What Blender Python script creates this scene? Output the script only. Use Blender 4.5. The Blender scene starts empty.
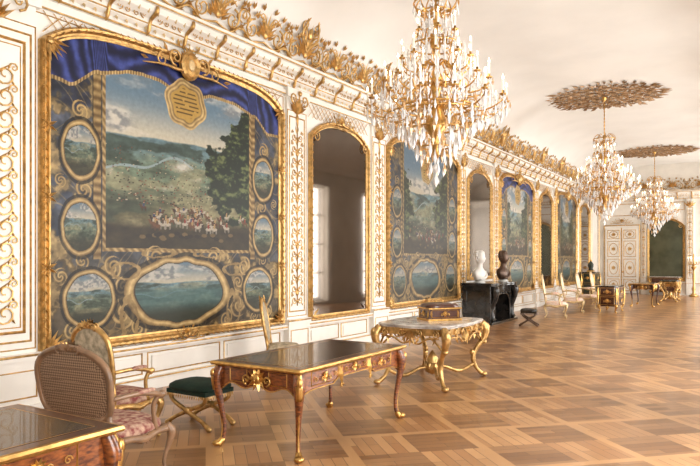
import bpy, math, random
import numpy as np
from mathutils import Vector, Matrix
random.seed(7)
pi=math.pi
sc=bpy.context.scene
sc.view_settings.view_transform='Standard'
sc.view_settings.exposure=0.2

# ------------------------------------------------------------ materials
def lin(c):
    return tuple(((x/12.92) if x<=0.04045 else ((x+0.055)/1.055)**2.4) for x in c)
def mat(name,col,rough=.5,metal=0.,var=.12,scale=6.,trans=0.,bump=0.,coat=0.,emit=0.,stretch=None,col2=None):
    m=bpy.data.materials.new(name); m.use_nodes=True
    nt=m.node_tree; b=nt.nodes['Principled BSDF']
    c=lin(col)
    tc=nt.nodes.new('ShaderNodeTexCoord'); mp=nt.nodes.new('ShaderNodeMapping')
    nt.links.new(tc.outputs['Object'],mp.inputs['Vector'])
    if stretch: mp.inputs['Scale'].default_value=stretch
    n=nt.nodes.new('ShaderNodeTexNoise'); n.inputs['Scale'].default_value=scale; n.inputs['Detail'].default_value=5
    nt.links.new(mp.outputs[0],n.inputs['Vector'])
    r=nt.nodes.new('ShaderNodeValToRGB')
    c2=lin(col2) if col2 else tuple(min(1,x*(1+var)) for x in c)
    c1=c if col2 else tuple(x*(1-var) for x in c)
    r.color_ramp.elements[0].color=(*c1,1); r.color_ramp.elements[1].color=(*c2,1)
    r.color_ramp.elements[0].position=.35; r.color_ramp.elements[1].position=.65
    nt.links.new(n.outputs['Fac'],r.inputs['Fac']); nt.links.new(r.outputs[0],b.inputs['Base Color'])
    b.inputs['Roughness'].default_value=rough; b.inputs['Metallic'].default_value=metal
    b.inputs['Transmission Weight'].default_value=trans
    b.inputs['Coat Weight'].default_value=coat
    if emit:
        b.inputs['Emission Color'].default_value=(1,.85,.62,1); b.inputs['Emission Strength'].default_value=emit
    if bump:
        bp=nt.nodes.new('ShaderNodeBump'); bp.inputs['Strength'].default_value=bump; bp.inputs['Distance'].default_value=.02
        nt.links.new(n.outputs['Fac'],bp.inputs['Height']); nt.links.new(bp.outputs[0],b.inputs['Normal'])
    return m
WHITE=mat('painted_boiserie',(.915,.90,.87),.5,0,.04,3)
CEIL=mat('plaster_ceiling',(.915,.905,.885),.8,0,.03,1)
GOLD=mat('gilt',(.78,.63,.40),.36,.8,.3,14,bump=.2)
GOLDP=mat('pale_gilt',(.84,.74,.56),.4,.4,.2,10)
BRONZE=mat('gilt_bronze',(.80,.63,.37),.3,.9,.25,20)
AGED=mat('aged_gilt',(.60,.47,.33),.55,.2,.35,9)
MIRROR=mat('aged_mirror',(.44,.40,.365),.05,.92,.1,1.5)
MIRG=mat('far_mirror',(.36,.38,.32),.12,.7,.2,3)
LEATHER=mat('desk_leather',(.22,.155,.11),.25,0,.35,5,coat=.3)
WOODM=mat('marquetry_wood',(.29,.13,.07),.28,0,.2,7,coat=.4,col2=(.58,.33,.16),stretch=(3,3,8))
WOODD=mat('dark_wood',(.28,.14,.08),.3,0,.3,6,coat=.4,stretch=(4,4,1))
MARBLE=mat('pale_marble',(.60,.57,.55),.15,0,.1,7,col2=(.86,.84,.81))
BLACKM=mat('black_marble',(.09,.085,.08),.13,0,.3,5,col2=(.19,.17,.155))
SOOT=mat('soot',(.03,.03,.03),.9)
CREAM=mat('cream_tapestry',(.90,.86,.79),.85,0,.1,25,col2=(.88,.70,.63))
FLORAL=mat('floral_tapestry',(.78,.72,.62),.85,0,.1,18,col2=(.56,.52,.44))
PINK=mat('rose_tapestry',(.48,.21,.20),.85,0,.1,22,col2=(.74,.62,.53))
GREEN=mat('green_velvet',(.05,.16,.12),.8,0,.3,14,bump=.2)
WHM=mat('white_marble',(.86,.85,.83),.35,0,.04,5)
DBR=mat('dark_bronze',(.36,.28,.23),.35,.5,.2,6)
WAX=mat('candle_wax',(.97,.95,.9),.4,0,.02,5,emit=.1)
FLAME=mat('candle_bulb',(1,.9,.7),.4,0,.02,5,emit=12)
CRY=mat('crystal',(.98,.98,.98),.05,0,.02,5,trans=.35)
CRYA=mat('amber_crystal',(.88,.72,.52),.05,.1,.15,5,trans=.4)
DGREEN=mat('dark_green_lacquer',(.16,.19,.14),.3,0,.3,5)
STONE=mat('window_side_wall',(.86,.845,.81),.7,0,.04,2)
DW=mat('carved_walnut',(.50,.38,.28),.4,0,.25,8,coat=.3)

def cane():
    m=bpy.data.materials.new('woven_cane'); m.use_nodes=True; nt=m.node_tree; b=nt.nodes['Principled BSDF']
    tc=nt.nodes.new('ShaderNodeTexCoord'); mp=nt.nodes.new('ShaderNodeMapping'); mp.inputs['Rotation'].default_value=(0,pi/4,0)
    ch=nt.nodes.new('ShaderNodeTexChecker'); ch.inputs['Scale'].default_value=70
    ch.inputs[1].default_value=(*lin((.60,.49,.39)),1); ch.inputs[2].default_value=(*lin((.36,.26,.19)),1)
    nt.links.new(tc.outputs['Object'],mp.inputs[0]); nt.links.new(mp.outputs[0],ch.inputs['Vector'])
    nt.links.new(ch.outputs[0],b.inputs['Base Color']); b.inputs['Roughness'].default_value=.6
    return m
CANE=cane()
def floor_mat():
    m=bpy.data.materials.new('parquet'); m.use_nodes=True; nt=m.node_tree; L=nt.links; b=nt.nodes['Principled BSDF']
    tc=nt.nodes.new('ShaderNodeTexCoord')
    mp=nt.nodes.new('ShaderNodeMapping'); mp.inputs['Rotation'].default_value=(0,0,pi/4)
    L.new(tc.outputs['Object'],mp.inputs[0])
    mp2=nt.nodes.new('ShaderNodeMapping'); mp2.inputs['Rotation'].default_value=(0,0,pi/2); L.new(mp.outputs[0],mp2.inputs[0])
    def brick(src,c1,c2,w,h,off,mort):
        k=nt.nodes.new('ShaderNodeTexBrick'); k.offset=off; k.inputs['Scale'].default_value=1
        k.inputs['Color1'].default_value=(*lin(c1),1); k.inputs['Color2'].default_value=(*lin(c2),1)
        k.inputs['Mortar'].default_value=(*lin((.36,.24,.14)),1)
        k.inputs['Brick Width'].default_value=w; k.inputs['Row Height'].default_value=h; k.inputs['Mortar Size'].default_value=mort
        L.new(src.outputs[0],k.inputs['Vector']); return k
    A=brick(mp,(.735,.555,.375),(.60,.415,.255),.6,.1,.5,.003)
    B=brick(mp2,(.60,.435,.285),(.47,.315,.185),.6,.1,.5,.003)
    ch=nt.nodes.new('ShaderNodeTexChecker'); ch.inputs['Scale'].default_value=1/0.6; L.new(mp.outputs[0],ch.inputs['Vector'])
    mx=nt.nodes.new('ShaderNodeMixRGB'); L.new(ch.outputs['Fac'],mx.inputs[0]); L.new(A.outputs[0],mx.inputs[1]); L.new(B.outputs[0],mx.inputs[2])
    G=brick(mp,(1,1,1),(1,1,1),1.2,1.2,0,.045)
    mx2=nt.nodes.new('ShaderNodeMixRGB'); L.new(G.outputs['Fac'],mx2.inputs[0]); L.new(mx.outputs[0],mx2.inputs[1]); mx2.inputs[2].default_value=(*lin((.72,.54,.36)),1)
    n=nt.nodes.new('ShaderNodeTexNoise'); n.inputs['Scale'].default_value=1.3; n.inputs['Detail'].default_value=6; L.new(tc.outputs['Object'],n.inputs[0])
    mr=nt.nodes.new('ShaderNodeMapRange'); mr.inputs[3].default_value=.7; mr.inputs[4].default_value=1.25; L.new(n.outputs['Fac'],mr.inputs[0])
    mu=nt.nodes.new('ShaderNodeMixRGB'); mu.blend_type='MULTIPLY'; mu.inputs[0].default_value=1; L.new(mx2.outputs[0],mu.inputs[1]); L.new(mr.outputs[0],mu.inputs[2])
    L.new(mu.outputs[0],b.inputs['Base Color']); b.inputs['Roughness'].default_value=.3; b.inputs['Coat Weight'].default_value=.2; b.inputs['Coat Roughness'].default_value=.15
    return m

# ------------------------------------------------------------ mesh builder
def crom(pts,k=5):
    P=[Vector(p) for p in pts]; out=[]
    for i in range(len(P)-1):
        p0=P[max(i-1,0)];p1=P[i];p2=P[i+1];p3=P[min(i+2,len(P)-1)]
        for j in range(k):
            t=j/k
            out.append(.5*((2*p1)+(-p0+p2)*t+(2*p0-5*p1+4*p2-p3)*t*t+(-p0+3*p1-3*p2+p3)*t**3))
    out.append(P[-1]); return out
def lerpl(r,n):
    return [float(np.interp(i/(n-1)*(len(r)-1),range(len(r)),r)) for i in range(n)]
def M3(a,b,c,o=(0,0,0)):
    m=Matrix.Identity(4)
    for i in range(3):
        m[i][0]=a[i];m[i][1]=b[i];m[i][2]=c[i];m[i][3]=o[i]
    return m
ML=M3((0,1,0),(0,0,1),(1,0,0))
YE=34.5
ME=M3((1,0,0),(0,0,1),(0,-1,0),(0,YE,0))
class MB:
    def __init__(s): s.v=[];s.f=[];s.mi=[];s.sm=[];s.mats=[];s.M=Matrix.Identity(4)
    def add(s,vs,fs,m,smooth=False):
        if m not in s.mats: s.mats.append(m)
        k=s.mats.index(m); o=len(s.v)
        M=s.M
        s.v.extend([tuple(M@Vector(p)) for p in vs])
        for f in fs:
            s.f.append([i+o for i in f]); s.mi.append(k); s.sm.append(smooth)
    def box(s,c,d,m):
        x,y,z=c;a,b,e=d[0]/2,d[1]/2,d[2]/2
        vs=[(x+i*a,y+j*b,z+k*e) for i in(-1,1) for j in(-1,1) for k in(-1,1)]
        s.add(vs,[(0,1,3,2),(4,6,7,5),(0,4,5,1),(2,3,7,6),(0,2,6,4),(1,5,7,3)],m)
    def box2(s,a0,a1,b0,b1,c0,c1,m): s.box(((a0+a1)/2,(b0+b1)/2,(c0+c1)/2),(a1-a0,b1-b0,c1-c0),m)
    def tube(s,pts,rad,m,n=6,closed=False,flat=1.,up=None):
        P=[Vector(p) for p in pts]; N=len(P)
        if not hasattr(rad,'__len__'): rad=[rad]*N
        elif len(rad)!=N: rad=lerpl(rad,N)
        vs=[];prev=None
        for i in range(N):
            t=(P[(i+1)%N]-P[i-1]) if closed else (P[min(i+1,N-1)]-P[max(i-1,0)])
            if t.length<1e-9: t=Vector((0,0,1))
            t.normalize()
            if prev is None:
                u=Vector(up) if up else (Vector((0,0,1)) if abs(t.z)<.9 else Vector((1,0,0)))
            else: u=prev
            u=u-t*u.dot(t)
            if u.length<1e-6: u=t.orthogonal()
            u.normalize(); prev=u; w=t.cross(u)
            for j in range(n):
                a=2*pi*j/n+pi/n
                vs.append(P[i]+rad[i]*(math.cos(a)*u*flat+math.sin(a)*w))
        fs=[]
        for i in range(N if closed else N-1):
            i2=(i+1)%N
            for j in range(n):
                j2=(j+1)%n
                fs.append((i*n+j,i*n+j2,i2*n+j2,i2*n+j))
        if not closed:
            fs.append(tuple(range(n-1,-1,-1))); fs.append(tuple((N-1)*n+j for j in range(n)))
        s.add(vs,fs,m,n>4)
    def lathe(s,prof,c,m,n=16,sx=1,sy=1,smooth=True):
        vs=[];fs=[]
        for r,z in prof:
            for j in range(n):
                a=2*pi*j/n; vs.append((c[0]+r*sx*math.cos(a),c[1]+r*sy*math.sin(a),c[2]+z))
        for i in range(len(prof)-1):
            for j in range(n):
                j2=(j+1)%n; fs.append((i*n+j,i*n+j2,(i+1)*n+j2,(i+1)*n+j))
        fs.append(tuple(range(n-1,-1,-1)));fs.append(tuple((len(prof)-1)*n+j for j in range(n)))
        s.add(vs,fs,m,smooth)
    def ell(s,c,r,m,n=8,k=5):
        s.lathe([(math.sin(pi*(i+.02)/(k+.04)) if 0<i<k else .02,-math.cos(pi*i/k)*r[2]) for i in range(k+1)],c,m,n,r[0],r[1])
    def leaf(s,x,y,ang,l,w,m,c=.0,h=.02):
        ca,sa=math.cos(ang),math.sin(ang)
        def T(u,v,z): return (x+u*ca-v*sa,y+u*sa+v*ca,c+z)
        vs=[T(0,0,0),T(.45*l,w/2,0),T(l,0,h*.6),T(.45*l,-w/2,0),T(.45*l,0,h)]
        s.add(vs,[(0,4,1),(1,4,2),(2,4,3),(3,4,0)],m)
    def spiral(s,x,y,r,turns,d,a0,th,m,c=.02,k=16,n=5):
        pts=[];rd=[]
        for i in range(k+1):
            t=i/k; R=r*(1-.82*t); a=a0+d*turns*2*pi*t
            pts.append((x+R*math.cos(a),y+R*math.sin(a),c)); rd.append(th*(1-.45*t))
        rd[-1]=th*1.1
        s.tube(pts,rd,m,n,up=(0,0,1))
    def sweep(s,path,prof,m,closed=True,smooth=True):
        N=len(path); vs=[];K=len(prof)
        for i in range(N):
            p=Vector(path[i]);
            q0=Vector(path[i-1]) if (closed or i>0) else None
            q1=Vector(path[(i+1)%N]) if (closed or i<N-1) else None
            d0=(p-q0).normalized() if q0 is not None else (q1-p).normalized()
            d1=(q1-p).normalized() if q1 is not None else d0
            n0=Vector((d0.y,-d0.x));n1=Vector((d1.y,-d1.x)); nn=(n0+n1)
            if nn.length<1e-6: nn=n0.copy()
            nn.normalize(); f=1/max(.5,nn.dot(n0)); nn*=f
            for o,c in prof: vs.append((p.x+nn.x*o,p.y+nn.y*o,c))
        fs=[]
        for i in range(N if closed else N-1):
            i2=(i+1)%N
            for j in range(K-1): fs.append((i*K+j,i2*K+j,i2*K+j+1,i*K+j+1))
        s.add(vs,fs,m,False)
    def rect(s,a0,a1,b0,b1,w,c,m):
        s.sweep([(a0,b0),(a1,b0),(a1,b1),(a0,b1)],[(-w,c-.001),(-w*.5,c+w*.7),(0,c+w*.4),(0,c-.005)],m)
    def extr(s,prof,a0,a1,m):
        n=len(prof); vs=[(a0,b,c) for c,b in prof]+[(a1,b,c) for c,b in prof]
        fs=[(i,(i+1)%n,n+(i+1)%n,n+i) for i in range(n)]+[tuple(range(n)),tuple(range(2*n-1,n-1,-1))]
        s.add(vs,fs,m)
    def poly(s,path,c0,c1,m):
        n=len(path); vs=[(a,b,c0) for a,b in path]+[(a,b,c1) for a,b in path]
        fs=[(i,(i+1)%n,n+(i+1)%n,n+i) for i in range(n)]+[tuple(range(n-1,-1,-1)),tuple(range(n,2*n))]
        s.add(vs,fs,m)
    def pad(s,cx,cy,cz,wx,wy,h,m,n=24,e=4.):
        rings=[(.97,0),(1.,.3*h),(.97,.65*h),(.85,.9*h),(.5,1.08*h),(.05,1.12*h)]
        vs=[];fs=[]
        for sc_,z in rings:
            for j in range(n):
                a=2*pi*j/n; ca,sa=math.cos(a),math.sin(a)
                r=1/((abs(ca)**e+abs(sa)**e)**(1/e))
                vs.append((cx+wx/2*sc_*r*ca,cy+wy/2*sc_*r*sa,cz+z))
        for i in range(len(rings)-1):
            for j in range(n):
                j2=(j+1)%n; fs.append((i*n+j,i*n+j2,(i+1)*n+j2,(i+1)*n+j))
        fs.append(tuple(range(n-1,-1,-1)));fs.append(tuple((len(rings)-1)*n+j for j in range(n)))
        s.add(vs,fs,m,True)
    def mesh(s,name):
        me=bpy.data.meshes.new(name); me.from_pydata(s.v,[],s.f)
        for m in s.mats: me.materials.append(m)
        me.polygons.foreach_set('material_index',s.mi); me.polygons.foreach_set('use_smooth',s.sm); me.update()
        return me
    def obj(s,name,loc=(0,0,0),rot=0,parent=None,bevel=0):
        o=bpy.data.objects.new(name,s.mesh(name)); o.location=loc; o.rotation_euler=(0,0,rot)
        sc.collection.objects.link(o)
        if parent: o.parent=parent
        if bevel:
            b=o.modifiers.new('bevel','BEVEL'); b.width=bevel; b.segments=2; b.limit_method='ANGLE'; b.angle_limit=.9
        return o
def inst(name,me,loc,rot=0,scale=1):
    o=bpy.data.objects.new(name,me); o.location=loc; o.rotation_euler=(0,0,rot); o.scale=(scale,)*3
    sc.collection.objects.link(o); return o

# ------------------------------------------------------------ room shell
XR=7.2; Y0=-2.5; ZT=6.35
mb=MB(); mb.box2(-.3,XR+.4,Y0-.3,YE+.3,-.2,0,floor_mat()); mb.obj('floor')
mb=MB(); mb.box2(-.3,0,Y0-.3,YE+.3,0,6.6,WHITE); mb.obj('wall_left')
mb=MB(); mb.box2(0,XR,YE,YE+.3,0,6.6,WHITE); mb.obj('wall_far')
mb=MB(); mb.box2(0,XR,Y0-.3,Y0,0,6.6,STONE); mb.obj('wall_near')
wins=[1.2+4.55*i for i in range(8)]
mb=MB(); ys=[Y0]
for w in wins: ys+= [w-.95,w+.95]
ys.append(YE)
for i in range(0,len(ys),2): mb.box2(XR,XR+.35,ys[i],ys[i+1],0,6.6,STONE)
for w in wins:
    mb.box2(XR,XR+.35,w-.95,w+.95,4.5,6.6,STONE); mb.box2(XR,XR+.35,w-.95,w+.95,0,.12,STONE)
mb.obj('wall_right')
for i,w in enumerate(wins):
    mb=MB()
    for yy in (w-.93,w,w+.93): mb.box2(XR+.2,XR+.26,yy-.03,yy+.03,.12,4.5,WHITE)
    for zz in (.16,1.2,2.3,3.4,4.46): mb.box2(XR+.21,XR+.25,w-.95,w+.95,zz-.025,zz+.025,WHITE)
    mb.obj('window_%d'%(i+1))
    l=bpy.data.lights.new('daylight','AREA'); l.shape='RECTANGLE'; l.size=4.2; l.size_y=1.8; l.energy=255; l.color=(1.,.985,.955)
    o=bpy.data.objects.new('window_daylight',l); o.location=(XR+.45,w,2.35); o.rotation_euler=(0,math.radians(90),0); sc.collection.objects.link(o)
prof=[(.1+2.1*(1-math.cos(t*pi/2/10)),5.05+(ZT-5.05)*math.sin(t*pi/2/10)) for t in range(11)]
prof=[(0,5.05)]+prof; prof=prof+[(XR-x,z) for x,z in reversed(prof)]
mb=MB(); n=len(prof)
mb.add([(x,Y0,z) for x,z in prof]+[(x,YE,z) for x,z in prof],[(i,i+1,n+i+1,n+i) for i in range(n-1)],CEIL,True); mb.obj('ceiling')

# cornices
cprof=[(0,4.62),(.05,4.62),(.06,4.68),(.12,4.72),(.14,4.80),(.24,4.86),(.27,4.93),(.30,4.94),(.30,5.0),(.16,5.04),(.13,5.08),(0,5.08)]
mb=MB(); mb.M=ML; mb.extr(cprof,Y0,YE,WHITE); mb.M=ME; mb.extr(cprof,0,XR,WHITE); mb.obj('trim_1')
mb=MB()
for M,a0,a1,st in((ML,2.2,YE,.15),(ME,.2,5.5,.2)):
    mb.M=M
    mb.tube([(a0,4.63,.055),(a1,4.63,.055)],.014,GOLD,6); mb.tube([(a0,4.95,.30),(a1,4.95,.30)],.012,GOLD,6)
    mb.tube([(a0,5.02,.24),(a1,5.02,.24)],.014,GOLD,6); mb.tube([(a0,4.74,.13),(a1,4.74,.13)],.01,GOLD,6)
    a=a0
    while a<a1-.1:
        mb.leaf(a,4.92,-pi/2,.10,.06,GOLDP,.2,.06); mb.leaf(a+.07,4.71,-pi/2,.07,.05,GOLDP,.09,.03)
        a+=st
    a=a0+.3
    while a<a1-.2:
        mb.tube(crom([(a,4.93,.28),(a,4.86,.27),(a,4.78,.15),(a,4.66,.11),(a,4.6,.07)],3),[.02,.03,.024,.028,.01],GOLD,6)
        for d in(1,-1):
            mb.spiral(a+d*.13,4.82,.055,1.3,d,-pi/2,.009,GOLD,.17,10,4); mb.spiral(a+d*.24,4.80,.045,1.3,-d,pi/2,.008,GOLD,.17,10,4)
        a+=.62
mb.obj('trim_2')

TH=.62
def cove_motif(big):
    mb=MB()
    def half(s):
        mb.spiral(s*.30,.17,.15,1.4,-s,pi/2,.028*TH,GOLD); mb.spiral(s*.55,.30,.11,1.3,s,-pi/2,.022*TH,GOLD)
        mb.spiral(s*.16,.40,.07,1.3,-s,-pi/2,.018*TH,GOLD,.03,12); mb.spiral(s*.68,.12,.07,1.3,-s,pi/2,.018*TH,GOLD,.02,12)
        mb.tube(crom([(0,.05,.02),(s*.12,.02,.02),(s*.3,.0,.03),(s*.48,.1,.02),(s*.62,.08,.02),(s*.75,.0,.02)],4),[.03*TH,.025*TH,.022*TH,.03*TH,.02*TH,.01*TH],GOLD,5,up=(0,0,1))
        mb.tube(crom([(0,.2,.03),(s*.1,.34,.03),(s*.24,.42,.02),(s*.33,.36,.02)],4),[.03*TH,.025*TH,.02*TH,.012*TH],GOLD,5,up=(0,0,1))
        for x,y,a,l in((.1,.1,.9,.18),(.22,.34,1.2,.14),(.42,.36,.7,.14),(.45,.1,.3,.16),(.62,.2,1.3,.13),(.6,.05,-.1,.12),(.3,.03,.2,.16),(.5,.42,1.9,.11),(.35,.45,1.4,.12),(.12,.5,1.1,.12)):
            for da in(-.3,.25): mb.leaf(s*x,y,(a+da) if s>0 else pi-a-da,l,.045,GOLD,.0,.035)
    half(1);half(-1)
    H=.56 if big else .38
    for k in range(9):
        mb.leaf(0,.12,pi/2+(k-4)*.27,H*(1-.07*abs(k-4)),.055,GOLD,.02,.035)
    mb.ell((0,.16,.03),(.055,.065,.03),GOLD)
    if big:
        for s in(1,-1):
            mb.spiral(s*.15,.62,.1,1.2,s,-pi/2,.014,GOLD); mb.tube(crom([(s*.05,.3,.03),(s*.22,.45,.04),(s*.12,.75,.04),(0,.85,.03)],4),[.014,.02,.016,.008],GOLD,5)
            for k in range(4): mb.leaf(s*.1,.45+.1*k,pi/2-s*(1.1-.2*k),.16,.05,GOLD,.02,.03)
        mb.ell((0,.5,.03),(.06,.11,.035),GOLD); mb.leaf(0,.7,pi/2,.22,.08,GOLD,.02,.04)
    return mb.mesh('cove_scroll')
ms=cove_motif(False); mg=cove_motif(True)
tr=bpy.data.objects.new('trim_3',None); sc.collection.objects.link(tr)
sa,ca=math.sin(.33),math.cos(.33)
def place(me,M,sc_=1):
    o=bpy.data.objects.new('scroll',me); o.matrix_world=M@Matrix.Scale(sc_,4); sc.collection.objects.link(o); o.parent=tr
BIG=[3.6,8.85,11.7,16.3,18.95,23.25,25.8,29.75,32.6]
allp=[]
edges=[2.2]+BIG+[34.3]
for i in range(len(edges)-1):
    g0,g1=edges[i],edges[i+1]; L_=g1-g0; k=max(1,round((L_-.9)/1.15))
    for j in range(k): allp.append(g0+ L_*(j+1)/(k+1))
for y in allp: place(ms,M3((0,1,0),(sa,0,ca),(ca,0,-sa),(.15,y,5.08)))
for y in BIG: place(mg,M3((0,1,0),(sa,0,ca),(ca,0,-sa),(.15,y,5.06)),1.0)
for x in (.9,2.2,3.4,4.6): place(ms,M3((1,0,0),(0,0,1),(0,-1,0),(x,YE-.05,5.08)))

# ------------------------------------------------------------ panelling
def vine(mb,ac,b0,b1,w,m=GOLD,st=.34,c=.03,th=.012):
    mb.tube([(ac,b0,c),(ac,b1,c)],th,m,5)
    b=b0+st*.5;k=0
    while b<b1-.1:
        s=1 if k%2 else -1
        for q in (s,-s):
            mb.spiral(ac+q*w*.24,b,w*.2,1.25,q,(pi if q>0 else 0),th,m,c,12,4)
            mb.spiral(ac+q*w*.40,b+st*.4,w*.09,1.25,-q,(pi if q>0 else 0),th*.8,m,c,9,4)
            mb.leaf(ac,b-.04,pi/2-q*.9,w*.42,.035,m,c-.01,.015); mb.leaf(ac,b+.1*st/.34,pi/2-q*.35,w*.4,.035,m,c-.01,.015)
            mb.leaf(ac+q*w*.3,b+.06,pi/2-q*.3,.08,.03,m,c-.01,.015); mb.leaf(ac+q*w*.36,b-.04,-pi/2+q*.5,.08,.03,m,c-.01,.015)
        if k%4==0: mb.ell((ac,b+.12,c),(.04,.05,.015),m,8,4)
        b+=st;k+=1
white=MB(); gold=MB(); white.M=ML; gold.M=ML
PIL=[(1.2,2.3),(3.12,4.1),(8.58,9.12),(11.42,12.0),(16.12,16.5),(18.72,19.2),(23.0,23.45),(25.6,25.98),(29.5,29.95),(32.2,32.6),(34.0,34.4)]
white.box2(Y0,YE,0,.13,0,.07,WHITE); white.box2(Y0,YE,.52,.6,0,.085,WHITE); white.box2(Y0,YE,.13,.16,0,.05,WHITE)
gold.tube([(Y0,.56,.09),(YE,.56,.09)],.012,GOLD,6); gold.tube([(Y0,.15,.06),(YE,.15,.06)],.01,GOLD,6)
white.box2(Y0,YE,4.5,4.56,0,.05,WHITE); gold.tube([(Y0,4.5,.05),(YE,4.5,.05)],.01,GOLD,5)
for i,(a,b) in enumerate(PIL):
    white.box2(a,b,.6,4.62,0,.05,WHITE); white.box2(a-.03,b+.03,0,.62,0,.11,WHITE); white.box2(a-.05,b+.05,.6,.68,0,.13,WHITE); white.box2(a-.05,b+.05,0,.13,0,.14,WHITE)
    white.box2(a-.04,b+.04,4.46,4.62,0,.1,WHITE)
    gold.rect(a+.05,b-.05,.8,4.15,.022,.05,GOLD); gold.rect(a+.02,b-.02,.2,.5,.016,.11,GOLD)
    gold.rect(a,b,.72,4.25,.014,.05,GOLD)
    gold.tube([(a-.05,.66,.13),(b+.05,.66,.13)],.014,GOLD,6)
    c=(a+b)/2;w=b-a
    if a<26:
        if w>.8:
            gold.rect(a+.12,b-.12,.90,4.05,.03,.05,GOLD); gold.rect(a+.17,b-.17,.96,3.99,.012,.05,GOLD)
            vine(gold,c,1.0,3.95,.60,c=.065,th=.012,st=.23)
        else: vine(gold,c,.9,4.05,w*.66,st=.2,c=.062,th=.009)
    for s in(1,-1):
        gold.spiral(c+s*w*.28,4.45,.10,1.3,s,-pi/2,.016,GOLD,.11,12)
        for k in range(4): gold.leaf(c+s*.02,4.2,pi/2-s*(.12+.28*k),.27,.06,GOLD,.06,.05)
    gold.leaf(c,4.18,pi/2,.38,.08,GOLD,.07,.07); gold.leaf(c,4.26,-pi/2,.28,.08,GOLD,.06,.03)
    gold.ell((c,4.55,.12),(.05,.05,.03),GOLD)
for i in range(len(PIL)-1):
    a,b=PIL[i][1]+.1,PIL[i+1][0]-.1
    k=max(1,round((b-a)/1.35)); 
    for j in range(k):
        x0=a+(b-a)*j/k+.04; x1=a+(b-a)*(j+1)/k-.04
        gold.rect(x0,x1,.2,.48,.016,.006,GOLD)
        white.box2(x0+.07,x1-.07,.25,.43,0,.02,WHITE)
    if i>=1 and i<8:
        st=.13; x=a
        while x<b-.15:
            gold.tube([(x,4.24,.02),(x+.24,4.48,.02)],.006,GOLD,3); gold.tube([(x+.24,4.24,.02),(x,4.48,.02)],.006,GOLD,3); x+=st
white.obj('trim_4'); gold.obj('trim_5')

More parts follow.
